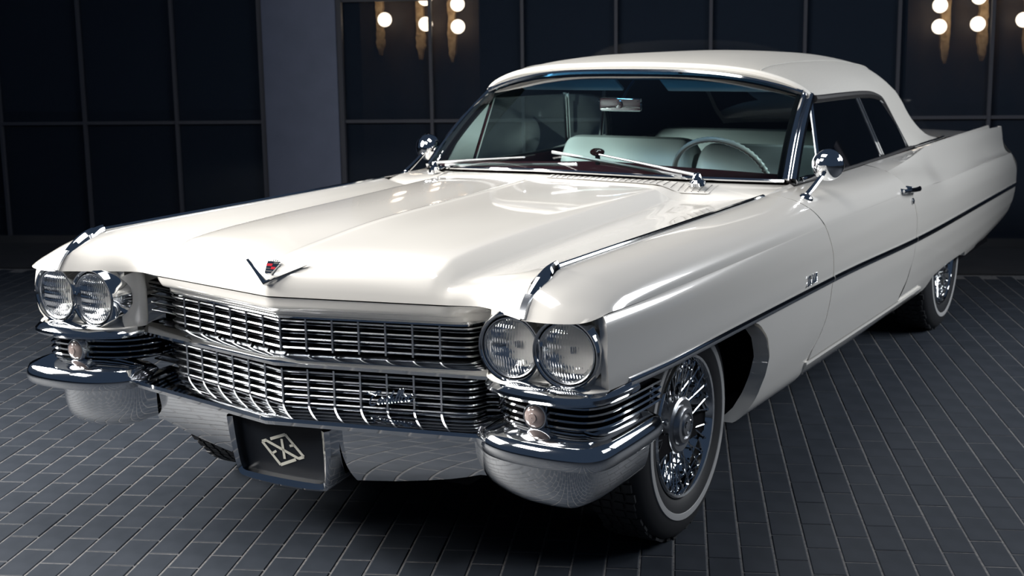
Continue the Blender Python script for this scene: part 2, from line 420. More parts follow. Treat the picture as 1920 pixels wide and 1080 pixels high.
def panel(f, y0, y1, nu, nv, flange=True, yr=2.):
    """surface of table f between the seams y0(z), y1(z); the seam edges turn inward"""
    ncol = f(1.)[0].shape[0]
    ts = np.linspace(0, 1, nu); G = np.zeros((nu, nv, 3))
    for i, t in enumerate(ts):
        # fixed point on z per column
        for j, s in enumerate(np.linspace(0, ncol-1, nv)):
            z = np.interp(s, np.arange(ncol), f(yr)[0][:, 1])
            y = y0(z)*(1-t)+y1(z)*t
            G[i, j] = (s, y, 0)
    ys = G[..., 1].ravel(); C = f(ys)                        # (N, ncol, 2)
    for q in range(nu*nv):
        i, j = divmod(q, nv)
        P = C[q]; G[i, j, 2] = 0
        G[i, j] = (*_prof(P, G[i, j, 0]), G[i, j, 1])
    G = G[..., [0, 2, 1]]
    if flange:
        a, b = G[:1].copy(), G[-1:].copy(); a[..., 0] -= .02; b[..., 0] -= .02
        G = np.concatenate([a, G, b])
    return G
def _prof(P, s):
    ncol = len(P)
    return pchip(np.arange(ncol), P)(s)[0]
SF = lambda z: np.interp(z, [.30, .396, .44, .488, .56, .632, .72, .842, .90, .94], [1.70, 1.766, 1.83, 1.868, 1.882, 1.885, 1.868, 1.800, 1.76, 1.74])
SR = lambda z: np.interp(z, [.30, .39, .445, .53, .612, .72, .80, .851, .90, .94], [2.90, 2.964, 3.04, 3.085, 3.099, 3.075, 3.01, 2.94, 2.90, 2.90])
gap = .0035
# ---- front fender
NOSE = [[(.796, .013, .824), (.86, .018, .822), (.915, .034, .822), (.950, .062, .825), (.964, .105, .831)],
        [(.7945, .032, .852), (.86, .034, .845), (.915, .050, .838), (.951, .078, .832), (.965, .122, .833)],
        [(.793, .060, .880), (.86, .066, .868), (.915, .083, .853), (.953, .112, .840), (.966, .15, .834)],
        [(.791, .125, .909), (.86, .135, .893), (.92, .15, .869), (.956, .172, .846), (.967, .20, .833)],
        [(.79, .21, .921), (.865, .22, .906), (.924, .23, .879), (.959, .25, .850), (.968, .27, .832)]]
rows = NOSE+[rowA(y) for y in (.5, .8, 1.1, 1.4)]
last = [(x, float(SF(z))-gap, z) for x, z in fA(1.78)[0]]
ff = MB(); ff.grid(loft(rows+[last], 70, 22))
ff.grid(loft([NOSE[0], [(x-.01, y+.03, z-.006) for x, y, z in NOSE[0]]], 3, 22))          # lip of the eyebrow
ff.grid(panel(fB, lambda z: np.interp(z, [.64, .66, .735, .80, .835], [.115, .105, .092, .10, .112]), lambda z: SF(z)-gap, 50, 20))
ARCH = lambda z: np.interp(z, [.28, .316, .36, .42, .48, .55, .60, .62, .645], [1.16, 1.20, 1.255, 1.285, 1.288, 1.235, 1.155, 1.10, 1.02])
ff.grid(panel(fC, ARCH, lambda z: SF(z)-gap, 16, 24))
# wheel arch lip turned inward
zz = np.linspace(.285, .645, 20); lipo = []
for z in zz:
    P = fC(float(ARCH(z)))[0]; x = np.interp(-z, -P[:, 1], P[:, 0]); lipo.append((x, float(ARCH(z)), z))
lip = np.array([lipo, [(x-.05, y-.004, z) for x, y, z in lipo]]); ff.grid(lip)
sides(ff, 'front_fender', PAINT)
# fender nose below the eyebrow: white pod that carries the headlamps
def pod():
    b = MB()
    # chin under the lamps, outer to inner, and inner cheek facing the grille
    b.grid(loft([[(.972, .150, .662), (.978, .125, .652), (.982, .112, .648), (.972, .11, .640)],
                 [(.945, .120, .662), (.948, .095, .652), (.948, .074, .646), (.945, .08, .638)],
                 [(.89, .115, .662), (.89, .085, .652), (.888, .052, .645), (.885, .06, .637)],
                 [(.80, .115, .662), (.80, .085, .652), (.80, .050, .645), (.80, .06, .637)],
                 [(.72, .118, .662), (.715, .09, .652), (.712, .066, .645), (.712, .075, .637)],
                 [(.655, .130, .662), (.645, .12, .652), (.640, .108, .645), (.643, .115, .637)],
                 [(.63, .16, .662), (.622, .155, .652), (.616, .150, .645), (.62, .155, .637)]], 34, 12))
    b.grid(loft([[(.645, .125, .80), (.645, .125, .735), (.640, .115, .668), (.636, .118, .648)],
                 [(.628, .15, .81), (.622, .155, .735), (.620, .155, .668), (.618, .158, .645)],
                 [(.616, .180, .815), (.611, .185, .735), (.611, .185, .668), (.612, .182, .645)],
                 [(.622, .195, .815), (.618, .20, .735), (.618, .20, .668), (.618, .195, .645)]], 14, 12))
    b.grid(loft([[(.972, .122, .655), (.955, .112, .655), (.80, .114, .655), (.640, .130, .655)],
                 [(.972, .118, .735), (.955, .112, .735), (.80, .114, .735), (.640, .130, .735)],
                 [(.970, .125, .83), (.95, .115, .83), (.80, .114, .83), (.640, .135, .83)]], 8, 20))
    return b
sides(pod(), 'headlamp_pod', PAINT)

# ---- headlamps
def headlamp(cx, cy, cz, sgn, ax, fl):
    root = empty('headlamp', (cx, cy, cz), car)
    A = np.array(ax, float); A /= np.linalg.norm(A); C = np.array([cx, cy, cz])
    b = MB(); b.lathe([(fl, -.06), (fl, -.034), (fl-.003, -.018), (.0945, -.006), (.0915, .0), (.0900, .007), (.0875, .0115), (.084, .011), (.0795, .003), (.0775, -.006), (.0755, -.03)], C, A, 40); b.build('bezel', CHROME, root)
    b = MB(); b.lathe([(.0775, .003), (.076, .006), (.0735, .004), (.073, -.01)], C, A, 40); b.build('retaining_ring', CHROME_SOFT, root)
    # reflector bowl
    b = MB(); b.lathe([(.073, -.006), (.066, -.022), (.05, -.04), (.03, -.052), (.012, -.057), (.001, -.058)], C, A, 36); b.build('reflector', REFLECTOR, root)
    b = MB(); b.lathe([(.0001, -.018), (.007, -.020), (.008, -.03), (.008, -.05)], C, A, 14); b.build('bulb_shield', CHROME_SOFT, root)
    # fluted cover glass: vertical prisms in two tiers, real relief
    u = np.cross(A, [0, 0, 1.]); u /= np.linalg.norm(u); w = np.cross(u, A)
    nr, ns = 41, 97; G = np.zeros((nr, ns, 3))
    for i in range(nr):
        for j in range(ns):
            Z0, X0 = 2*i/(nr-1)-1, 2*j/(ns-1)-1
            X, Z = .0735*X0*math.sqrt(1-Z0*Z0/2), .0735*Z0*math.sqrt(1-X0*X0/2); r = math.hypot(X, Z)
            h = .012*(1-(r/.0735)**2)
            if r < .070:
                h += .0013*abs(math.cos(X*math.pi/.0078))*(1 if abs(Z+.004) > .014 else .45)+(.0010*math.cos(Z*2*math.pi/.024) if abs(X) < .05 else 0)
            G[i, j] = C+A*h+u*X+w*Z
    b = MB(); b.grid(G); b.build('lens', LENS, root, smooth=80, face=-A)
    return root
for sg in (1, -1):
    headlamp(sg*.880, .086, .7365, sg, (sg*.03, -1, -.02), .1015)
    headlamp(sg*.724, .088, .735, sg, (sg*.02, -1, -.02), .0985)

# ---- hood
cx_ = [0, .012, .20, .38, .455, .480, .508, .59, .71, .790]
def yf(x): return .026+.21*x if x <= .6 else np.interp(x, [.6, .607, .796], [.152, .150, .013])
offs = [[0]*10,
        [.003, .003, .003, .004, .005, .006, .007, .008, .015, .019],
        [.022, .022, .022, .024, .026, .028, .03, .032, .042, .047],
        [.075, .075, .075, .072, .066, .062, .066, .075, .095, .112]]
zed = [[.814, .814, .814, .814, .814, .814, .814, .815, .820, .824],
       [.850, .850, .850, .848, .846, .842, .838, .838, .846, .852],
       [.888, .888, .888, .884, .879, .868, .855, .860, .872, .880],
       [.910, .909, .908, .903, .897, .881, .861, .871, .895, .909],
       [.931, .929, .927, .921, .914, .895, .868, .878, .906, .921],
       [.960, .957, .954, .946, .937, .916, .888, .897, .916, .927],
       [.973, .970, .967, .958, .949, .928, .904, .908, .920, .930],
       [.983, .980, .977, .968, .959, .940, .914, .914, .924, .933],
       [.989, .986, .983, .974, .966, .948, .924, .921, .927, .936]]
rear = lambda x: np.interp(x, [0, .2, .38, .455, .480, .508, .59, .71, .79], [1.44, 1.455, 1.50, 1.53, 1.555, 1.58, 1.61, 1.66, 1.70])
hr = []
for k in range(9):
    r = []
    for j, x in enumerate(cx_):
        y = yf(x)+offs[k][j] if k < 4 else (np.interp(x, [0, .8], [.26, .22]) if k == 4 else (.6, 1.0, 1.3)[k-5] if k < 8 else rear(x))
        xx = x*(1-.004*0)
        r.append((xx, y, zed[k][j]))
    hr.append(r)
G = loft(hr, 90, 84)
for _ in range(14):                                                     # fair the long curves behind the nose
    k = np.clip((G[1:-1, :, 1:2]-.25)/.25, 0, 1)
    G[1:-1] = G[1:-1]*(1-k)+k*.25*(G[:-2]+2*G[1:-1]+G[2:])
hd = MB(); hd.grid(G)
hd.grid(np.array([G[0], G[0]+np.array([0, .018, -.004]), G[0]+np.array([0, .05, .004])]))          # folded front lip
hd.grid(np.array([G[-1], G[-1]+np.array([0, 0, -.02])]))
hd.both().build('hood', PAINT, car)

# ---- header panel under the hood lip (white, V plan)
hp = MB()
def hrow(x): 
    y = yf(min(x, .6)); gy = .08+.24*x
    return [(x, y+.0045, .810), (x, y+.0075, .798), (x, y*.45+gy*.55-.022, .782), (x, gy-.022, .769), (x, gy-.016, .757), (x, gy+.03, .755)]
hp.grid(loft([hrow(x) for x in (0, .15, .3, .45, .50)]+[[(.545, .165, .808), (.545, .175, .797), (.545, .215, .782), (.545, .225, .768), (.545, .235, .757), (.545, .28, .755)],
        [(.60, .175, .808), (.60, .20, .797), (.60, .26, .782), (.60, .275, .768), (.60, .285, .757), (.60, .31, .755)]], 40, 16))
hp.both().build('header_panel', PAINT, car)

# ---- chrome strip on the fender peak, front ornament, seam strip
def strip():
    pts = [(.79, .20, .925)]+[(rowA(y)[0][0], y, rowA(y)[0][2]+.003) for y in (.5, .9, 1.3)]+[(.794, 1.69, .939)]
    b = MB(); b.tube(curve(pts, 50), .0085, 8, flat=(1, .8)); return b
sides(strip(), 'fender_peak_moulding', CHROME)
def ornament():
    b = MB(); P = curve([(.794, .052, .874), (.7935, .085, .898), (.793, .12, .917), (.792, .16, .930), (.791, .205, .936)], 14)
    R = []
    for i, p in enumerate(P):
        t = i/13; w = .010+.010*math.sin(math.pi*min(1, t*1.1)); d = .012+.014*t
        R.append([(p[0]+w, p[1]+.002, p[2]-d), (p[0]+w*.85, p[1], p[2]-d*.3), (p[0]+w*.25, p[1]-.002, p[2]+.004), (p[0]-w*.25, p[1]-.002, p[2]+.004), (p[0]-w*.85, p[1], p[2]-d*.3), (p[0]-w, p[1]+.002, p[2]-d)])
    o = len(b.v); b.grid(np.array(R)); b.f.append(tuple(range(o, o+6))); b.f.append(tuple(range(o+13*6, o+14*6))[::-1]); return b
sides(ornament(), 'fender_ornament', CHROME)
def seam_strip():
    b = MB(); P = curve([(.796, .0115, .8275), (.795, .029, .853), (.794, .056, .880)], 8)
    R = [[(p[0]+.011, p[1]+.004, p[2]-.001), (p[0]+.009, p[1]-.002, p[2]+.002), (p[0]-.009, p[1]-.002, p[2]+.002), (p[0]-.011, p[1]+.004, p[2]-.001)] for p in P]
    b.grid(np.array(R)); return b
sides(seam_strip(), 'fender_nose_strip', CHROME_SOFT)

# ---- doors, quarters, rockers
dr = MB(); dr.grid(panel(fA, lambda z: SF(z)+gap, lambda z: SR(z)-gap, 40, 16)); dr.grid(panel(fB, lambda z: SF(z)+gap, lambda z: SR(z)-gap, 40, 16))
fD = lambda y: np.concatenate([fC(y)[:, :3], fC(y)[:, 2:3]*.12+fC(y)[:, 3:4]*.88+np.array([0, -.002]), ], 1) if False else fC(y)[:, :4]+np.array([[0, 0], [0, 0], [0, 0], [.001, -.016]])
dr.grid(panel(fD, lambda z: SF(z)+gap, lambda z: SR(z)-gap, 40, 20))
dr.grid(loft([[(.80, y, .937) for y in (1.75, 2.2, 2.9)], [(.770, y, .930) for y in (1.76, 2.2, 2.9)]], 3, 10))
sides(dr, 'door', PAINT)
def rocker():
    b = MB(); rows = []
    for y in [1.712]+list(np.linspace(1.72, 3.35, 24)):
        P = fC(float(y))[0].copy(); P[:, 0] -= .03*(y < 1.715); x3, z3 = P[3]; z3 -= .020
        rows.append([(x3-.02, y, z3), (x3+.002, y, z3-.001), (x3+.003, y, z3-.010), (x3-.004, y, z3-.022), (P[4][0]-.002, y, P[4][1]), (P[5][0], y, P[5][1]), (.84, y, .275)])
    b.grid(np.array(rows)); return b
sides(rocker(), 'rocker_panel', PAINT)
# lower front fender tail below the rocker line is part of fender table; quarter panel with the low wheel cut
zb = lambda y: np.interp(y, [2.9, 3.35, 3.50, 3.56, 3.62, 3.87, 4.12, 4.345, 4.36, 4.7, 5.40, 5.5], [.30, .308, .318, .335, .362, .378, .378, .374, .346, .352, .405, .43])
REAR = lambda z: np.interp(z, [.38, .40, .43, .50, .60, .70, .735, .76, .80, .93, .96], [5.36, 5.42, 5.50, 5.555, 5.575, 5.565, 5.55, 5.52, 5.465, 5.44, 5.44])
qp = MB()
qp.grid(panel(fQ, lambda z: SR(z)+gap, REAR, 60, 20, yr=3.0)); qp.grid(panel(fB, lambda z: SR(z)+gap, REAR, 50, 16))
ncv = 18; Gq = []
ys = np.concatenate([np.linspace(0, 1, 60)])
for t in ys:
    r = []
    for s in np.linspace(0, 1, ncv):
        zguess = .60-.25*s; y0 = SR(zguess)+gap; y1 = REAR(.60-.2*s); y = y0*(1-t)+y1*t
        P = fC(float(y))[0]; ztop = P[0][1]; z = ztop+(zb(y)-ztop)*s
        x = np.interp(-z, -P[:, 1], P[:, 0]); r.append((x, y, z))
    r.append((r[-1][0]-.05, r[-1][1], r[-1][2]+.004)); Gq.append(r)
qp.grid(np.array(Gq))
# inner face of the fin down to the deck
def finrow(y, a, b_):
    px_, pz_ = fQ(y)[0][0]; return [(px_, y, pz_), (px_+(.80-px_)*.25, y, a), (px_+(.80-px_)*.6, y, b_), (.797, y, .938 if y < 3.8 else .940)]
qp.grid(loft([finrow(2.905, .9215, .9315), finrow(3.1, .926, .932), finrow(3.4, .932, .932), finrow(3.7, .944, .935), finrow(4.0, .940, .930), finrow(4.4, .930, .920), finrow(5.0, .918, .905), finrow(5.44, .905, .893)], 50, 10))
# tail end
qp.grid(loft([[(fA(5.45)[0][0][0], 5.44, .934), (.880, 5.455, .845), (.925, 5.50, .775), (.945, 5.56, .70), (.942, 5.57, .60), (.93, 5.55, .50), (.90, 5.50, .43), (.88, 5.40, .40)],
              [(.84, 5.44, .92), (.85, 5.48, .85), (.86, 5.51, .775), (.87, 5.58, .70), (.87, 5.60, .60), (.86, 5.58, .50), (.85, 5.53, .43), (.84, 5.42, .40)],
              [(.72, 5.44, .89), (.72, 5.49, .85), (.72, 5.52, .775), (.72, 5.58, .70), (.72, 5.60, .60), (.72, 5.58, .50), (.72, 5.53, .43), (.72, 5.42, .40)]], 8, 24))
sides(qp, 'quarter_panel', PAINT)
dk = MB(); dk.grid(loft([[(0, y, z+.02), (.4, y, z+.012), (.79, y, z)] for y, z in ((4.38, .945), (4.7, .935), (5.1, .92), (5.44, .89))]+[[(0, 5.56, .78), (.4, 5.55, .78), (.79, 5.53, .78)], [(0, 5.58, .42), (.4, 5.58, .42), (.79, 5.55, .42)]], 40, 20))
dk.both().build('trunk_lid', PAINT, car)
rb = MB(); rb.sweep([(.06, .52), (0, .50), (0, .43), (.06, .41)], [(.9, 5.5), (.7, 5.64), (0, 5.67), (-.7, 5.64), (-.9, 5.5)][::1]); rb.build('rear_bumper', CHROME, car)

# ---- side moulding (chrome with dark insert), per panel
def moulding(y0, y1):
    b = MB(); R = []
    for y in np.linspace(y0, y1, 40):
        x, z = fC(float(max(y, .5)))[0][0] if y > .5 else (fB(float(y))[0][5])
        R.append([(x-.002, y, z+.012), (x+.006, y, z+.0105), (x+.009, y, z+.004), (x+.009, y, z-.004), (x+.006, y, z-.0105), (x-.002, y, z-.012)])
    o = len(b.v); b.grid(np.array(R)); b.f.append(tuple(range(o, o+6))); b.f.append(tuple(range(o+39*6, o+40*6))[::-1]); return b
for a, b_ in ((.22, SF(.636)-.006), (SF(.636)+.006, SR(.61)-.006), (SR(.61)+.006, 5.56)):
    sides(moulding(float(a), float(b_)), 'side_moulding', CHROME)

# ---- cowl and windshield
wsb = lambda x: (x, 1.545+.445*(abs(x)/.77)**2.2, 1.012-.052*(abs(x)/.77)**1.8)
wst = lambda x: (x, 2.30+.07*(abs(x)/.70)**2.5, 1.335-.082*(abs(x)/.70)**3)
xs = np.linspace(0, 1, 24)
cw = MB()
Gc = []
for t in np.linspace(0, 1, 10):
    r = []
    for s in np.linspace(0, .79, 30):
        a = np.array([s, float(rear(s))+.006, np.interp(s, cx_, zed[8])-.002]); b_ = np.array(wsb(min(s, .775))); b_[0] = s; b_[2] -= .014
        p = a*(1-t)+b_*t; p[2] += .006*math.sin(math.pi*t)-.010*(1-t)**6; r.append(p)
    Gc.append(r)
Gc = np.array(Gc); cw.grid(np.concatenate([Gc[:1]-np.array([0, 0, .02]), Gc]))
# cowl ends out to the fender peak and door seam
cw.grid(loft([[(.79, 1.705, .935), (.79, 1.85, .945), (.785, 2.0, .950)], [(.797, 1.72, .934), (.80, 1.85, .939), (.80, 2.0, .939)]], 3, 8))
cw.both().build('cowl', PAINT, car)
# perforated air intake on the cowl: chrome strip with slots
vb = MB(); vs_ = MB()
def cowl_pt(x, t):
    a = np.array([x, float(rear(abs(x)))+.006, np.interp(abs(x), cx_, zed[8])-.002]); b_ = np.array(wsb(x)); b_[2] -= .014
    p = a*(1-t)+b_*t; p[2] += .006*math.sin(math.pi*t)+.0025; return p
vb.grid(np.array([[cowl_pt(x, t) for t in (.30, .34, .80, .84)] for x in np.linspace(.06, .60, 30)])); vb.build('cowl_vent', PAINT, car)
for x in np.linspace(.08, .585, 26):
    for t in np.linspace(.38, .76, 7):
        p = cowl_pt(x, t); vs_.box((p[0], p[1], p[2]+.0005), (.0014, .0014, .0008))
tag(vs_.build('vent_holes', DARK, car, smooth=0), kind='stuff')

def ws_grid(nx=40, nz=20, push=0.):
    G = np.zeros((nz, 2*nx+1, 3))
    for j, q in enumerate(np.linspace(-1, 1, 2*nx+1)):
        a, b_ = np.array(wsb(q*.765)), np.array(wst(q*.70))
        for i, t in enumerate(np.linspace(0, 1, nz)):
            p = a*(1-t)+b_*t; bulge = .018*math.sin(math.pi*t); G[i, j] = p+np.array([0, -bulge*.7-push, bulge*.6])
    return G
GW = ws_grid()
b = MB(); b.grid(GW); b.build('windshield', WS_GLASS, car, smooth=60)
b = MB(); b.tube(GW[-1]+np.array([0, .004, .006]), .013, 8); b.build('windshield_header_trim', CHROME, car)
b = MB(); b.tube(GW[0]+np.array([0, -.004, .000]), .007, 8); b.build('windshield_base_trim', CHROME, car)
b = MB(); b.tube(GW[-1]+np.array([0, .03, -.012]), .022, 8, flat=(1, .7)); b.build('header_rail', BLACK, car)
for sg in (1, -1):
    E_ = GW[:, -1 if sg > 0 else 0]
    root = empty('windshield_pillar', tuple(E_[0]), car)
    b = MB(); b.tube(E_+np.array([sg*.006, .004, 0]), np.linspace(.013, .010, len(E_)), 8); b.build('pillar_front_trim', CHROME, root)
    b = MB(); b.tube(E_+np.array([sg*.022, .035, -.006]), np.linspace(.020, .015, len(E_)), 8); b.build('pillar_side_trim', CHROME, root)
    b = MB(); b.tube(E_+np.array([-sg*.012, .02, -.006]), np.linspace(.022, .018, len(E_)), 8); b.build('pillar_inner', BLACK, root)

# ---- soft top
TOPR = [[(0, 2.30, 1.352), (.3, 2.305, 1.346), (.5, 2.318, 1.328), (.62, 2.34, 1.300), (.685, 2.36, 1.272), (.722, 2.385, 1.245)],
        [(0, 2.36, 1.383), (.3, 2.36, 1.374), (.5, 2.37, 1.352), (.62, 2.39, 1.316), (.69, 2.41, 1.278), (.724, 2.43, 1.243)],
        [(0, 2.50, 1.400), (.3, 2.50, 1.392), (.5, 2.50, 1.366), (.62, 2.50, 1.324), (.688, 2.50, 1.280), (.722, 2.50, 1.240)],
        [(0, 2.8, 1.409), (.3, 2.8, 1.400), (.5, 2.8, 1.372), (.62, 2.8, 1.326), (.685, 2.8, 1.280), (.717, 2.8, 1.236)],
        [(0, 3.2, 1.409), (.3, 3.2, 1.399), (.5, 3.2, 1.368), (.612, 3.2, 1.320), (.677, 3.2, 1.272), (.708, 3.2, 1.226)],
        [(0, 3.55, 1.398), (.3, 3.55, 1.387), (.5, 3.53, 1.352), (.60, 3.50, 1.302), (.667, 3.47, 1.248), (.703, 3.44, 1.198)],
        [(0, 3.85, 1.368), (.3, 3.85, 1.358), (.5, 3.80, 1.328), (.598, 3.74, 1.278), (.668, 3.64, 1.195), (.727, 3.575, 1.095)],
        [(0, 4.02, 1.322), (.3, 4.02, 1.315), (.48, 4.00, 1.290), (.600, 3.94, 1.240), (.685, 3.80, 1.100), (.770, 3.70, .945)],
        [(0, 4.22, 1.215), (.3, 4.22, 1.207), (.48, 4.17, 1.192), (.612, 4.09, 1.180), (.708, 3.94, 1.030), (.785, 3.86, .947)],
        [(0, 4.46, 1.080), (.3, 4.44, 1.073), (.5, 4.36, 1.065), (.640, 4.19, 1.075), (.738, 4.08, .978), (.792, 4.02, .950)],
        [(0, 4.66, .968), (.3, 4.64, .965), (.5, 4.54, .962), (.675, 4.36, .960), (.762, 4.28, .954), (.80, 4.25, .951)]]
GT = loft(TOPR, 90, 44)
hole = lambda a, c, p: not (.765 < a < .935 and c < .50)
tp = MB(); tp.grid(GT, mask=hole)
tp.grid(np.array([GT[0], GT[0]+np.array([0, .012, -.016])])); tp.grid(np.stack([GT[:, -1], GT[:, -1]+np.array([-.02, 0, -.003])], 0))
top = tp.both().build('soft_top', CANVAS, car, smooth=60)
# seams and welts on the top
for sg in (1, -1):
    b = MB(); P = GT[2:70, 27]*np.array([sg, 1, 1])+np.array([0, 0, .0015]); b.tube(P, .003, 6); b.build('top_seam', CANVAS, top)
b = MB(); P = np.array(list(GT[1][::-1]*np.array([-1, 1, 1]))+list(GT[1][1:]))+np.array([0, -.006, -.002]); b.tube(P, .0125, 8); b.build('header_roll', VINYL, top)
hg = MB(); i0, i1 = int(.765*89), int(.935*89)+1
hg.grid(GT[i0:i1+1, :23]-np.array([0, .006, .004])); hg.both().build('rear_window', SIDE_GLASS, top)
# inner lining blocks the light through the fabric
ln = MB(); ln.grid(GT[3:]*np.array([.985, 1, 1])-np.array([0, 0, .02]), mask=lambda a, c, p: not (.74 < a < .95 and c < .52)); ln.both().build('top_lining', DARK, top)
# black weatherstrip along the roof edge
for sg in (1, -1):
    b = MB(); P = GT[3:66, -1]*np.array([sg, 1, 1])+np.array([0, 0, -.010]); b.tube(P, .015, 8, flat=(.9, 1)); b.build('weatherstrip', BLACK, car)
b = MB(); b.tube(curve([(.80, 3.72, .951), (.806, 4.0, .954), (.810, 4.15, .956), (.808, 4.28, .957)], 20), .006, 6); sides(b, 'belt_moulding', CHROME)

# ---- side glass
def lerp(a, b, t): return tuple(np.array(a)*(1-t)+np.array(b)*t)
A0, A1 = (.772, 2.02, .950), (.715, 2.385, 1.235)
V0, V1 = (.782, 2.36, .938), (.714, 2.43, 1.232)
B0, B1 = (.782, 3.25, .938), (.704, 3.08, 1.215)
C_ = [(.782, 3.70, .945), (.735, 3.60, 1.08), (.712, 3.50, 1.165), (.706, 3.40, 1.195)]
for sg in (1, -1):
    S = np.array([sg, 1, 1.])
    fx = lambda P: np.array(P)*S
    vr = empty('vent_window', tuple(fx(V0)), car)
    b = MB(); b.add([fx(A0), fx(V0), fx(V1), fx(A1)], [(0, 1, 2, 3)]); b.build('vent_glass', SIDE_GLASS, vr, smooth=0)
    b = MB(); b.tube([fx(V0), fx(lerp(V0, V1, .5)), fx(V1)], .009, 6); b.build('vent_post', CHROME, vr)
    b = MB(); b.tube([fx(lerp(A0, V0, .25)), fx(lerp(A0, A1, .55)), fx(lerp(A0, A1, .9))], .006, 6); b.build('vent_frame', CHROME, vr)
    b = MB(); b.box(fx((.79, 2.20, .955)), (.010, .09, .008)); b.build('vent_latch', CHROME, vr, bevel=.003)
    dwn = empty('door_window', tuple(fx(B0)), car)
    b = MB(); b.add([fx(V0), fx(B0), fx(B1), fx(V1)], [(0, 1, 2, 3)]); b.build('door_glass', SIDE_GLASS, dwn, smooth=0)
    b = MB(); b.tube([fx(lerp(B0, B1, 0))-np.array([0, .008, 0]), fx(lerp(B0, B1, .5))-np.array([0, .008, 0]), fx(B1)-np.array([0, .008, 0])], .008, 6); b.build('glass_edge', CHROME, dwn)
    b = MB(); b.tube(curve([fx(A1), fx(V1)+np.array([0, .1, .002]), fx(B1)], 12), .007, 6); b.build('upper_edge', CHROME, dwn)
    qw = empty('quarter_window', tuple(fx(B0)), car)
    Q = [B0]+C_+[B1]
    b = MB(); b.add([fx(p)+np.array([0, .012, 0]) for p in Q], [tuple(range(6))]); b.build('quarter_glass', SIDE_GLASS, qw, smooth=0)
    b = MB(); b.tube([fx(B0)+np.array([0, .016, 0]), fx(lerp(B0, B1, .5))+np.array([0, .016, 0]), fx(B1)+np.array([0, .016, 0])], .009, 6); b.build('glass_edge', CHROME, qw)
    b = MB(); b.tube(curve([fx(p)-np.array([0, .02, 0]) for p in C_], 16), .006, 6); b.build('rear_edge', CHROME_SOFT, qw)
    b = MB(); b.tube(curve([fx((.79, 2.0, .947)), fx((.79, 2.4, .941)), fx((.788, 3.2, .941)), fx((.79, 3.72, .949))], 30), .009, 6, flat=(1, .7)); b.build('sill_strip', BLACK, car)

# ================================================================== FRONT: grille, bars, bumper
def gy(x): return .08+.24*abs(x)
GRP = [(0, .08), (.15, .116), (.30, .152), (.45, .188), (.50, .200), (.522, .209), (.537, .226), (.543, .248), (.548, .268), (.565, .274), (.60, .282), (.70, .30)]
def plan(pts, n=34, out=0.):
    P = curve([(x, y-out, 0) for x, y in pts], n)[:, :2]; return P
def bar_path(out=0.):
    h = plan(GRP, 34, out); return np.vstack([h[::-1]*np.array([-1, 1]), h[1:]])
grille = empty('grille', (0, .1, .62), car)
tag(grille, label='chrome egg-crate grille in two tiers')
def hbar(z, hh, depth, out, name='grille_bar'):
    P = bar_path(out); b = MB()
    b.sweep([(.0+depth, hh), (.002, hh*.55), (0, 0), (.002, -hh*.55), (depth, -hh)], P[::1])
    for i in range(len(b.v)): b.v[i] = (b.v[i][0], b.v[i][1], b.v[i][2]+z)
    return b.build(name, CHROME_SOFT, grille)
for z in np.linspace(.738, .664, 4): hbar(z, .0048, .030, .006)
for z in (.7257, .701, .6763): hbar(z, .0030, .022, -.006, 'thin_grille_bar')
for z in np.linspace(.596, .508, 5): hbar(z, .0048, .030, .006)
for z in (.585, .563, .541, .519): hbar(z, .0030, .022, -.006, 'thin_grille_bar')
b = MB(); P = bar_path(.012); b.sweep([(.03, .0095), (.004, .006), (0, 0), (.004, -.006), (.03, -.008)], P)
for i in range(len(b.v)): b.v[i] = (b.v[i][0], b.v[i][1], b.v[i][2]+.752)
b.build('grille_top_trim', CHROME, grille)
for x in [k*.0752 for k in range(-6, 7)]:
    for z0, z1 in ((.655, .747), (.500, .605)):
        b = MB(); b.box((x, gy(x)+.007, (z0+z1)/2), (.0030, .014, (z1-z0)/2)); b.build('grille_divider', CHROME_SOFT, grille, smooth=0)
b = MB(); P = bar_path(-.055); b.sweep([(0, .76), (0, .49)], P, cap=False); b.build('grille_backing', DARK, grille)

def vplan(c, k, xe, ye=None, n=20):
    xs_ = np.linspace(0, xe, n); h = np.stack([xs_, c+k*xs_], 1)
    return np.vstack([h[::-1]*np.array([-1, 1]), h[1:]])
b = MB(); b.sweep([(.085, .656), (.045, .650), (.012, .638), (0, .628), (.004, .618), (.03, .611), (.085, .606)], vplan(.041, .21, .63)); b.build('grille_centre_bar', CHROME, car)
b = MB(); b.sweep([(.13, .507), (.085, .503), (.03, .493), (.004, .484), (0, .475), (.004, .464), (.03, .456), (.07, .452)], vplan(-.005, .21, .62)); b.build('bumper_centre_bar', CHROME, car)
# centre apron with rounded lower corners, either side of the plate recess
zbot = lambda x: np.interp(abs(x), [0, .15, .30, .40, .47, .53, .56], [.275, .280, .296, .312, .325, .340, .350])
def apron(x0, x1):
    R = []
    for x in np.linspace(x0, x1, 24):
        yb_ = -.005+.21*abs(x); z1, z0 = .458, float(zbot(x)); r = []
        for t in np.linspace(0, 1, 12):
            z = z1+(z0-z1)*t; d = (.458-z)/.18
            r.append((x, yb_+.050+.006*math.sin(d*3)+.085*max(0, d)**2.6, z))
        r.append((r[-1][0], r[-1][1]+.03, r[-1][2]+.002)); R.append(r)
    m_ = MB(); m_.grid(np.array(R)); return m_
sides(apron(.178, .60), 'bumper_apron', CHROME)
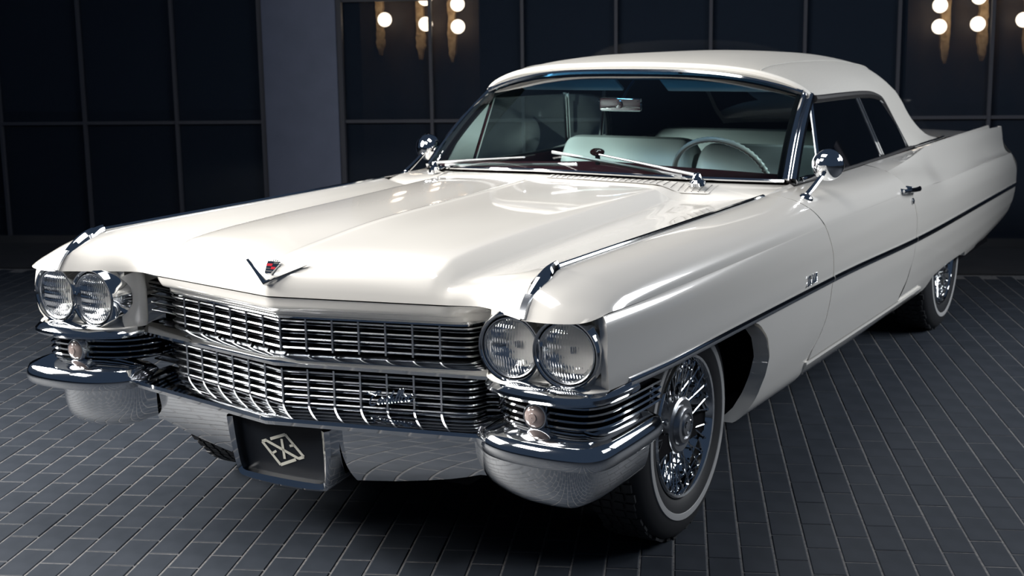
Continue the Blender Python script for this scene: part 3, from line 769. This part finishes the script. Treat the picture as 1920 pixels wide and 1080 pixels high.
# plate recess: chrome frame and black plate with a diamond emblem
pr = empty('plate_recess', (0, .06, .37), car)
PA, PB = np.array([0, .061, .456]), np.array([0, .080, .292]); PY = (PA-PB)/np.linalg.norm(PA-PB); PX = np.array([1., 0, 0]); PN = np.cross(PX, PY)
pp = lambda x, y, d=0.: PB+PX*x+PY*y+PN*d
fr_o = [(-.180, .168), (-.168, .04), (-.150, -.012), (0, -.024), (.150, -.012), (.168, .04), (.180, .168)]
fr_i = [(-.156, .168), (-.150, .035), (-.140, .008), (0, .003), (.140, .008), (.150, .035), (.156, .168)]
o_ = curve([(x, y, 0) for x, y in fr_o], 40); i_ = curve([(x, y, 0) for x, y in fr_i], 40)
fr = MB(); fr.grid(np.array([[pp(p[0], p[1], -.10), pp(p[0], p[1], .018), pp(p[0]*.6+q[0]*.4, p[1]*.6+q[1]*.4, .030), pp(q[0], q[1], .022), pp(q[0], q[1], -.006)] for p, q in zip(o_, i_)]))
fr.build('plate_frame', CHROME, pr)
pb = MB(); pb.add([pp(-.158, -.002, 0), pp(.158, -.002, 0), pp(.158, .172, 0), pp(-.158, .172, 0)], [(0, 1, 2, 3)]); plate = pb.build('plate', PLATE, pr, smooth=0)
def stroke(mb, a, b_, w, d=.0015):
    a, b_ = np.array(a), np.array(b_); t = (b_-a)/np.linalg.norm(b_-a); n_ = np.array([-t[1], t[0]])*w/2
    q = [a+n_, a-n_, b_-n_, b_+n_]
    mb.add([pp(*p, .0005) for p in q]+[pp(*p, d) for p in q], [(4, 5, 6, 7), (0, 1, 5, 4), (1, 2, 6, 5), (2, 3, 7, 6), (3, 0, 4, 7)])
lg = MB(); LL, LT, LR, LB = (-.0775, .0945), (.0095, .1275), (.0665, .0690), (-.0205, .0320)
sw = .0085
def mix2(a, b_, t): return (a[0]+(b_[0]-a[0])*t, a[1]+(b_[1]-a[1])*t)
stroke(lg, LL, LB, sw); stroke(lg, mix2(LL, LT, .36), LT, sw); stroke(lg, LT, LR, sw); stroke(lg, LB, mix2(LB, LR, .66), sw); stroke(lg, LR, mix2(LB, LR, .78), sw)
stroke(lg, LL, mix2(LL, LT, .2), sw); stroke(lg, mix2(LL, LT, .16), mix2(LR, LB, .22), sw*.9)
stroke(lg, (-.0055, .1115), (-.003, .0525), sw); stroke(lg, mix2(LL, LB, .52), (-.030, .0725), sw*.8); stroke(lg, mix2(LT, LR, .48), (.0205, .0945), sw*.8)
lg.build('plate_emblem', LOGO, plate, smooth=0, weld=0)

# corner bumper wings, ledges, ribs, lower aprons
def wing_path(n=46): return smoothpath([(.600, .215), (.597, .150), (.615, .088), (.665, .040), (.73, .012), (.81, .0), (.90, .002), (.968, .020), (1.002, .068), (1.009, .16), (1.008, .28), (1.002, .385), (.985, .415)], n)
def ledge_path(n=46): return smoothpath([(.612, .20), (.615, .155), (.645, .092), (.72, .045), (.80, .028), (.89, .030), (.955, .055), (.985, .11), (.995, .20), (.996, .26)], n)
def rib_path(n=40): return smoothpath([(.606, .30), (.610, .24), (.632, .175), (.68, .125), (.74, .098), (.80, .085), (.88, .080), (.935, .095), (.965, .15), (.974, .25), (.976, .35), (.974, .44)], n)
def with_z(prof): return prof
b = MB(); wp = wing_path()
b.sweep([(.082, .546), (.05, .536), (.020, .5235), (.0115, .5185), (.004, .503), (0, .487), (.003, .471), (.011, .462), (.04, .456), (.075, .454)], wp, scale=np.interp(np.arange(46), [0, 3, 40, 43, 45], [.55, .95, 1, .85, .55])); sides(b, 'bumper_wing', CHROME)
b = MB(); lp = ledge_path()
b.sweep([(.08, .655), (.035, .652), (.012, .643), (.001, .632), (0, .624), (.006, .616), (.03, .610), (.08, .607)], lp); sides(b, 'headlamp_ledge', CHROME)
for z in (.5985, .5815, .5645, .5475):
    b = MB(); b.sweep([(.030, .0052+z), (.004, .0032+z), (0, z-.0005), (.004, -.0038+z), (.030, -.0058+z)], rib_path()); sides(b, 'corner_rib', CHROME)
b = MB(); P = rib_path(); b.sweep([(.026, .615), (.026, .535)], P, cap=False); sides(b, 'corner_rib_backing', DARK)
for sg in (1, -1):
    pk = empty('parking_lamp', (sg*.799, .075, .572), car); ax = np.array([0, -1, 0.])
    b = MB(); b.lathe([(.034, -.03), (.034, .004), (.032, .008), (.0295, .008), (.0285, .002)], (sg*.799, .075, .572), ax, 28); b.build('lamp_rim', CHROME_SOFT, pk)
    b = MB(); b.lathe([(.029, .003), (.027, .010), (.021, .015), (.012, .018), (.0105, .021), (.001, .022)], (sg*.799, .075, .572), ax, 28); b.build('lamp_lens', AMBER, pk)
def pod_apron():
    top_ = smoothpath([(.565, .16), (.62, .115), (.70, .085), (.80, .072), (.88, .085), (.925, .13), (.945, .22), (.950, .32), (.948, .43)], 40)
    R = []; T = np.gradient(top_, axis=0); T /= np.linalg.norm(T, axis=1)[:, None]; N = np.stack([-T[:, 1], T[:, 0]], 1)
    for i, p in enumerate(top_):
        q = i/39; h = np.interp(q, [0, .12, .3, .7, 1], [.115, .135, .152, .155, .145]); r = []
        for t in np.linspace(0, 1, 12):
            d = .010*t+.045*t**5+.030*t**14; r.append((p[0]+N[i, 0]*d, p[1]+N[i, 1]*d, .468-h*t))
        r.append((p[0]+N[i, 0]*.16, p[1]+N[i, 1]*.16, .468-h-.004)); R.append(r)
    m_ = MB(); m_.grid(np.array(R)); return m_
sides(pod_apron(), 'corner_apron', CHROME)

# ================================================================== EMBLEMS AND SCRIPT
def hood_z(x, y):
    """height of the hood near its nose"""
    H = G.reshape(-1, 3); d = (H[:, 0]-abs(x))**2+(H[:, 1]-y)**2; k = np.argsort(d)[:4]; w_ = 1/(d[k]+1e-7)
    return float((H[k, 2]*w_).sum()/w_.sum())
em = empty('hood_emblem', (0, .03, .86), car)
b = MB()
for sg in (1, -1):
    P = [(0, .0195, .850), (sg*.035, .0385, .8665), (sg*.070, .0575, .883), (sg*.106, .077, .8995)]
    P = curve(P, 10); R = []
    for i, p in enumerate(P):
        w_ = .0060*(1-i/9)+.0010; R.append([(p[0], p[1]+.004, p[2]+w_), (p[0], p[1]-.006, p[2]+w_*.3), (p[0], p[1]-.006, p[2]-w_*.3), (p[0], p[1]+.002, p[2]-w_)])
    b.grid(np.array(R))
b.build('v_badge', CHROME, em)
# crest: shield with quartered field and a row of pearls
cr0 = np.array([.002, .0345, .873]); cu = np.array([1., 0, 0]); cv = np.array([0, .74, .67]); cv /= np.linalg.norm(cv); cn = np.cross(cu, cv)
cp = lambda x, y, d: cr0+cu*x*1.2+cv*y*1.2+cn*d
sh = [(-.0085, .0), (.0085, .0), (.0125, .012), (.0165, .024), (.018, .034), (-.018, .034), (-.0165, .024), (-.0125, .012)]
b = MB(); b.add([cp(x, y, -.004) for x, y in sh]+[cp(x, y, .004) for x, y in sh], [tuple(range(8, 16))]+[(k, (k+1) % 8, 8+(k+1) % 8, 8+k) for k in range(8)])
crest = b.build('crest_shield', CHROME, em, smooth=0)
for x0, x1, y0, y1, M_ in ((-.015, 0, .020, .027, RED), (.001, .013, .012, .0185, RED), (.001, .015, .0275, .0325, BLACK), (-.011, .009, .0045, .0075, BLACK), (-.012, -.001, .0125, .0145, BLACK)):
    b = MB(); q = [(x0, y0), (x1, y0), (x1, y1), (x0, y1)]; b.add([cp(x, y, .0046) for x, y in q]+[cp(x, y, .003) for x, y in q], [(0, 1, 2, 3), (0, 1, 5, 4), (1, 2, 6, 5), (2, 3, 7, 6), (3, 0, 4, 7)])
    b.build('crest_enamel', M_, crest, smooth=0)
for k in range(7):
    x = -.018+.036*k/6; b = MB(); b.lathe([(.0024*math.sin(q)+1e-5, -.0024*math.cos(q)) for q in np.linspace(0, math.pi, 7)], cp(x, .0385-.00012*(k-3)**2*8, .002), cn, 8); b.build('crest_pearl', CHROME, crest)

# cursive lettering as chrome wire; coordinates in letter units (x-height 1)
def script(word):
    L = {'C': ([(1.75, 1.55), (1.55, 2.0), (1.05, 2.0), (.35, 1.3), (.1, .5), (.45, 0), (1.0, .05), (1.55, .45)], 1.45),
         'a': ([(.95, .85), (.6, 1.0), (.2, .65), (.15, .2), (.4, .02), (.75, .35), (1.0, .95), (.85, .3), (1.0, .03), (1.3, .3)], 1.15),
         'd': ([(.95, .85), (.6, 1.0), (.2, .65), (.15, .2), (.4, .02), (.75, .35), (1.3, 1.9), (.9, .4), (1.0, .03), (1.3, .3)], 1.15),
         'i': ([(0, .3), (.35, .95), (.2, .3), (.35, .03), (.65, .3)], .55),
         'l': ([(0, .3), (.55, 1.2), (.75, 1.95), (.5, 1.85), (.25, .6), (.3, .05), (.65, .3)], .55),
         'c': ([(.85, .8), (.6, 1.0), (.2, .65), (.15, .2), (.45, .0), (.95, .3)], .85),
         'D': ([(.55, 1.95), (.35, .05), (.1, .15), (.4, .05), (1.2, .25), (1.55, 1.2), (1.1, 1.95), (.3, 1.8), (.1, 1.5)], 1.6),
         'e': ([(.1, .4), (.7, .65), (.6, 1.0), (.2, .7), (.15, .2), (.45, 0), (.9, .3)], .85),
         'V': ([(.1, 1.8), (.4, 1.95), (.5, .05), (1.3, 1.95)], 1.2)}
    out = []; x = 0
    for ch in word:
        pts, adv = L[ch]; out.append(smoothpath([(x+p[0], p[1], 0) for p in pts], 11*len(pts))); x += adv
        if ch == 'C': out.append(smoothpath([(-.55, 1.75, 0), (-.35, 2.0, 0), (.3, 1.85, 0), (1.0, 1.5, 0), (1.5, 1.75, 0)], 16))
    return out, x
def place_script(word, mapf, width, r, name, parent, slant=.25):
    S, W_ = script(word); k = width/W_; b = MB()
    for s in S: b.tube([mapf((p[0]+p[1]*slant)*k, p[1]*k) for p in s], r, 6)
    return b.build(name, CHROME, parent, weld=0)
g0 = np.array([.256, .256*.24+.060, .519]); gx = np.array([1, .24, .17]); gx /= np.linalg.norm(gx)
place_script('Cadillac', lambda x, y: g0+gx*x+np.array([0, 0, y]), .128, .0024, 'grille_script', grille)
for sg in (1, -1):
    place_script('DeVille', lambda x, y: np.array([sg*(.9955), (1.575+x) if sg > 0 else (1.685-x), .660+y]), .10, .0020, 'fender_script', car)

# ================================================================== WHEELS
def wheel(cx, cy, sg, steer=0.):
    root = empty('wheel', (cx, cy, .345), car); C = np.array([cx, cy, .345]); A = np.array([sg*math.cos(steer), -sg*math.sin(steer)*sg, 0.])
    A = np.array([math.cos(steer)*sg, math.sin(steer)*sg, 0.])
    b = MB(); prof = [(.212, .080), (.225, .092), (.250, .1005), (.275, .102), (.300, .097), (.322, .088), (.335, .078), (.342, .062), (.345, .03), (.345, -.03), (.342, -.062), (.335, -.078), (.322, -.088), (.29, -.10), (.25, -.10), (.21, -.08)]
    b.lathe(prof, C, A, 72); tire = b.build('tire', TIRE, root)
    b = MB(); b.lathe([(.2605, .1012), (.262, .1030), (.270, .1038), (.280, .1034), (.2815, .1000)], C, A, 72); b.build('whitewall', WHITEWALL, tire)
    # tread blocks
    u = np.cross(A, [0, 0, 1.]); w = np.array([0, 0, 1.]); t = MB()
    for k in range(64):
        q = 2*math.pi*k/64; rad = u*math.cos(q)+w*math.sin(q); tan = -u*math.sin(q)+w*math.cos(q)
        for s in (-.055, -.02, .02, .055):
            c0_ = C+A*(s+.006*math.sin(k*1.7))+rad*.345; M3 = Matrix((tan, A, rad)).transposed(); t.box(c0_, (.013, .013, .004), M3)
    tag(t.build('tread_blocks', TIRE, tire, smooth=0, weld=0), kind='stuff')
    b = MB(); b.lathe([(.150, .01), (.180, .028), (.196, .060), (.200, .084), (.206, .094), (.213, .096), (.217, .090), (.216, .078)], C, A, 60); b.build('rim', CHROME, root)
    b = MB(); b.lathe([(.20, .02), (.10, .0), (.001, 0)], C, A, 40); b.build('wheel_disc', DARK, root)
    hub = MB(); hub.lathe([(.088, .03), (.088, .064), (.085, .075), (.078, .080), (.062, .077), (.058, .086), (.052, .092), (.040, .094), (.036, .089), (.030, .097), (.016, .101), (.001, .102)], C, A, 36)
    hubo = hub.build('hub_cap', HUBM, root)
    tr_ = MB()
    for k in range(3):
        q0 = 2*math.pi*k/3+.5; P = [C+A*.101+.012*(u*math.cos(q0)+w*math.sin(q0))*1.1+.010*(u*math.cos(q)+w*math.sin(q)) for q in np.linspace(q0-1.4, q0+1.4, 9)]; tr_.tube(P, .0018, 5)
    tr_.build('hub_emblem', CHROME_SOFT, hubo)
    sp = MB(); rnd = 14
    for k in range(28):
        for (ra, ha, dq, rb_, hb) in ((.078, .062, .26, .197, .080), (.080, .036, -.30, .193, .052)):
            q = 2*math.pi*k/28; qa = q+(dq if k % 2 else -dq)
            a = C+A*ha+ra*(u*math.cos(qa)+w*math.sin(qa)); e_ = C+A*hb+rb_*(u*math.cos(q)+w*math.sin(q)); sp.tube([a, e_], .0026, 5, cap=False)
            e2 = C+A*hb*.99+rb_*.93*(u*math.cos(q)+w*math.sin(q)); sp.tube([e2, e_], .0045, 6)
    tag(sp.build('wire_spokes', CHROME, root, weld=0), kind='stuff')
    return root
for sg in (1, -1):
    wheel(sg*.768, .88, sg); wheel(sg*.768, 4.17, sg)

# ---- dark underside, wheel housings, engine bay
ub = MB(); ub.box((0, 2.9, .31), (.84, 2.45, .03)); ub.box((0, .95, .55), (.50, .72, .25)); ub.box((0, 1.42, .58), (.86, .03, .28)); ub.box((0, .34, .62), (.58, .02, .17))
ub.box((0, 4.2, .55), (.54, .6, .22)); ub.box((0, .9, .16), (.5, .05, .05)); ub.box((0, 4.17, .28), (.62, .06, .06))
for sg in (1, -1): ub.box((sg*.72, .9, .80), (.22, .5, .02)); ub.box((sg*.72, 4.17, .72), (.18, .55, .02)); ub.box((sg*.90, 1.8, .45), (.008, .36, .09)); ub.box((sg*.80, 3.45, .6), (.05, .02, .25)); ub.box((sg*.925, 3.05, .55), (.006, .35, .2)); ub.box((sg*.945, 1.85, .70), (.006, .2, .10)); ub.box((sg*.90, 1.8, .84), (.02, .15, .05)); ub.box((sg*.89, 2.95, .84), (.02, .15, .05))
ub.build('underbody', DARK, car, smooth=0, weld=0)

# ================================================================== MIRRORS, HANDLES, WIPERS
for sg in (1, -1):
    mr = empty('door_mirror', (sg*.895, 1.86, .925), car); my = 0 if sg > 0 else .13
    b = MB(); b.lathe([(.001, .012), (.014, .011), (.022, .006), (.025, 0), (.025, -.006)], (sg*.893, 1.855+my, .921), (sg*.35, 0, .94), 20); b.build('mirror_base', CHROME, mr)
    b = MB(); b.tube(curve([(sg*.893, 1.86+my, .928), (sg*.898, 1.93+my, .955), (sg*.905, 2.03+my, 1.00)], 10), np.linspace(.011, .008, 10), 8); b.build('mirror_arm', CHROME, mr)
    A = np.array([sg*.15, -1, .06]); A /= np.linalg.norm(A); Cc = np.array([sg*.905, 2.055+my, 1.018]); R_ = .058
    b = MB(); b.lathe([(R_*.99, -.012), (R_, -.004), (R_*.97, .008), (R_*.85, .022), (R_*.6, .034), (R_*.3, .040), (.001, .042)], Cc, A, 32); b.build('mirror_shell', CHROME, mr)
    b = MB(); b.lathe([(.001, -.010), (R_*.96, -.010)], Cc, A, 32); b.build('mirror_glass', MIRROR, mr)
    dh = empty('door_handle', (sg*.97, 2.95, .83), car)
    b = MB(); b.tube(curve([(sg*.985, 2.83, .842), (sg*1.0, 2.88, .842), (sg*1.004, 2.94, .838), (sg*1.0, 3.03, .834)], 12), np.interp(np.arange(12), [0, 2, 9, 11], [.008, .009, .011, .012]), 8, flat=(.7, 1)); b.build('handle_grip', CHROME, dh)
    for y in (2.85, 2.96): b = MB(); b.lathe([(.015, -.02), (.014, .0), (.009, .02), (.001, .024)], (sg*.968, y, .838), (sg, 0, .1), 14); b.build('handle_mount', CHROME, dh)
    b = MB(); b.lathe([(.014, -.01), (.013, .004), (.006, .007), (.001, .007)], (sg*.983, 2.99, .785), (sg, 0, .1), 16); b.build('door_lock', CHROME, dh)
def wiper(pivot, elbow, tip0, tip1):
    root = empty('wiper', pivot, car)
    b = MB(); b.lathe([(.03, -.012), (.028, 0), (.018, .008), (.014, .026), (.010, .030), (.001, .031)], pivot, (0, -.2, 1), 18); b.build('wiper_pivot', CHROME, root)
    P = curve([np.array(pivot)+np.array([0, 0, .022]), np.array(pivot)*.6+np.array(elbow)*.4+np.array([0, -.004, .014]), elbow], 12)
    b = MB(); b.tube(P, np.linspace(.011, .006, 12), 8, flat=(1, .6)); b.build('wiper_arm', WIPER, root)
    b = MB(); b.tube(curve([tip0, lerp(tip0, tip1, .5), tip1], 12), .0055, 6, flat=(.7, 1.2)); b.build('wiper_blade', WIPER, root)
def wsx(x, t, push=.014):
    a, b_ = np.array(wsb(x)), np.array(wst(x*.7/.765)); p = a*(1-t)+b_*t; bu = .018*math.sin(math.pi*t)
    return tuple(p+np.array([0, -bu*.7-push, bu*.6+push*.5]))
def wsp(x, t, push=.016):
    i = min(19, max(0, int(round(t*19)))); q = np.interp(x, GW[i][:, 0], np.arange(81)); j = int(round(q)); p = GW[i][j].copy(); p += np.array([0, -push, push*.5]); return tuple(p)
wiper((.552, 1.69, .980), wsx(.197, .135, .022), wsx(.49, .0), wsx(.004, .145))
wiper((-.565, 1.728, .982), wsx(-.087, .085, .022), wsx(-.52, .012), wsx(.137, .05))

# ================================================================== CABIN
db = MB(); db.grid(loft([[(x, 1.60+.40*(abs(x)/.75)**2, 1.000-.04*(abs(x)/.75)**2), (x, 2.02, 1.0-.035*abs(x)), (x, 2.16, .985-.03*abs(x)), (x, 2.20, .955-.03*abs(x)), (x, 2.19, .80), (x, 2.12, .66)] for x in np.linspace(-.74, .74, 9)], 40, 24)); db.build('dashboard', MAROON, car)
b = MB(); b.lathe([(.001, .010), (.020, .009), (.028, .004), (.030, 0), (.028, -.010), (.001, -.012)], (.045, 1.92, 1.048), (0, -1, .1), 24); 
b.v = [(x, y, 1.048+(z-1.048)*.52) for x, y, z in b.v]; dash_oval = b.build('dash_ornament', mat('painted_red_reflection', (.03, .008, .006), .12, coat=1), car)  # dark oval ornament; its red reflection is put into the base colour
b = MB(); b.tube([(.045, 1.93, .985), (.045, 1.925, 1.04)], .010, 8); b.build('ornament_stem', BLACK, dash_oval)
st = empty('steering_wheel', (.37, 2.42, .90), car)
SC = np.array([.365, 2.40, .905]); SA = np.array([0, .86, .52]); SA /= np.linalg.norm(SA); su = np.array([1., 0, 0]); sv = np.cross(SA, su)
if sv[2] < 0: sv = -sv
b = MB(); n = 120; P = [SC+.200*(su*math.cos(q)+sv*math.sin(q)) for q in np.linspace(0, 2*math.pi, n)]
b.tube(P, [.0115+.0018*math.cos(i*2*math.pi/119*60) for i in range(n)], 10, cap=False); b.build('rim', IVORY, st)
b = MB(); b.lathe([(.05, -.02), (.05, .0), (.035, .015), (.001, .018)], SC-SA*.03, -SA, 20); b.build('horn_button', IVORY, st)
for q in (math.pi*.0+.15, math.pi-.15, -math.pi/2):
    b = MB(); b.tube([SC-SA*-.03+.04*(su*math.cos(q)+sv*math.sin(q)), SC+.198*(su*math.cos(q)+sv*math.sin(q))], .008, 8); b.build('spoke', IVORY, st)
b = MB(); b.tube([SC+SA*.02, SC+SA*-.0+np.array([0, -.30, -.16])], .03, 10); b.build('column', MAROON, st)
def seat(y, zt, x0, x1, name):
    root = empty(name, ((x0+x1)/2, y, .45), car)
    b = MB(); R = []
    for x in np.linspace(x0, x1, 16):
        e_ = min(1, min(x-x0, x1-x)/.07); k = math.sqrt(max(0, 1-(1-e_)**2)); zz_ = zt-.07*(1-k)
        R.append([(x, y-.02, .50), (x, y-.06*k, .62), (x, y-.02*k, zz_-.07), (x, y+.05, zz_), (x, y+.12, zz_-.01), (x, y+.17, zz_-.06), (x, y+.15, .55)])
    b.grid(loft(R, 40, 24)); o = len(b.v); b.build('seat_back', LEATHER, root)
    b = MB(); b.box(((x0+x1)/2, y-.26, .52), ((x1-x0)/2, .26, .07)); b.build('seat_cushion', LEATHER, root, bevel=.035)
seat(2.98, 1.02, -.68, -.01, 'front_seat'); seat(2.98, 1.0, .01, .68, 'front_seat')
seat(3.86, 1.0, -.62, .62, 'rear_seat')
for sg in (1, -1):
    b = MB(); b.grid(loft([[(sg*.775, y, .935), (sg*.80, y, .90), (sg*.83, y, .80), (sg*.82, y, .45)] for y in (1.95, 2.5, 3.2, 3.75)], 20, 10)); b.build('door_trim_panel', MAROON, car)
b = MB(); b.box((0, 2.9, .40), (.82, 1.0, .03)); b.build('cabin_carpet', MAROON, car, smooth=0)
b = MB(); b.grid(loft([[(-.70, y, z), (0, y, z+.01), (.70, y, z)] for y, z in ((4.0, .96), (4.2, .955), (4.45, .95))], 6, 6)); b.build('parcel_shelf', MAROON, car)
for sg in (1, -1):
    b = MB(); b.box((sg*.34, 2.415, 1.290), (.24, .06, .008), Matrix.Rotation(-.5, 3, 'X')); b.build('sun_visor', LEATHER, car, bevel=.006)
im = empty('interior_mirror', (-.01, 2.25, 1.215), car)
b = MB(); b.box((-.005, 2.235, 1.212), (.092, .012, .027)); b.build('mirror_shell', CHROME, im, bevel=.010)
b = MB(); b.tube(curve([(-.005, 2.245, 1.225), (.01, 2.26, 1.265), (.03, 2.285, 1.305)], 8), .006, 8); b.build('mirror_stalk', BLACK, im)
b = MB(); b.lathe([(.001, .012), (.014, .008), (.016, 0)], (-.005, 2.222, 1.212), (0, -1, 0), 14); b.build('mirror_knob', CHROME, im)
for sg in (1, -1):
    b = MB(); b.tube([(sg*.60, 3.30, 1.27), (sg*.70, 3.45, .96)], .010, 6); b.build('top_frame_strut', CHROME_SOFT, car)
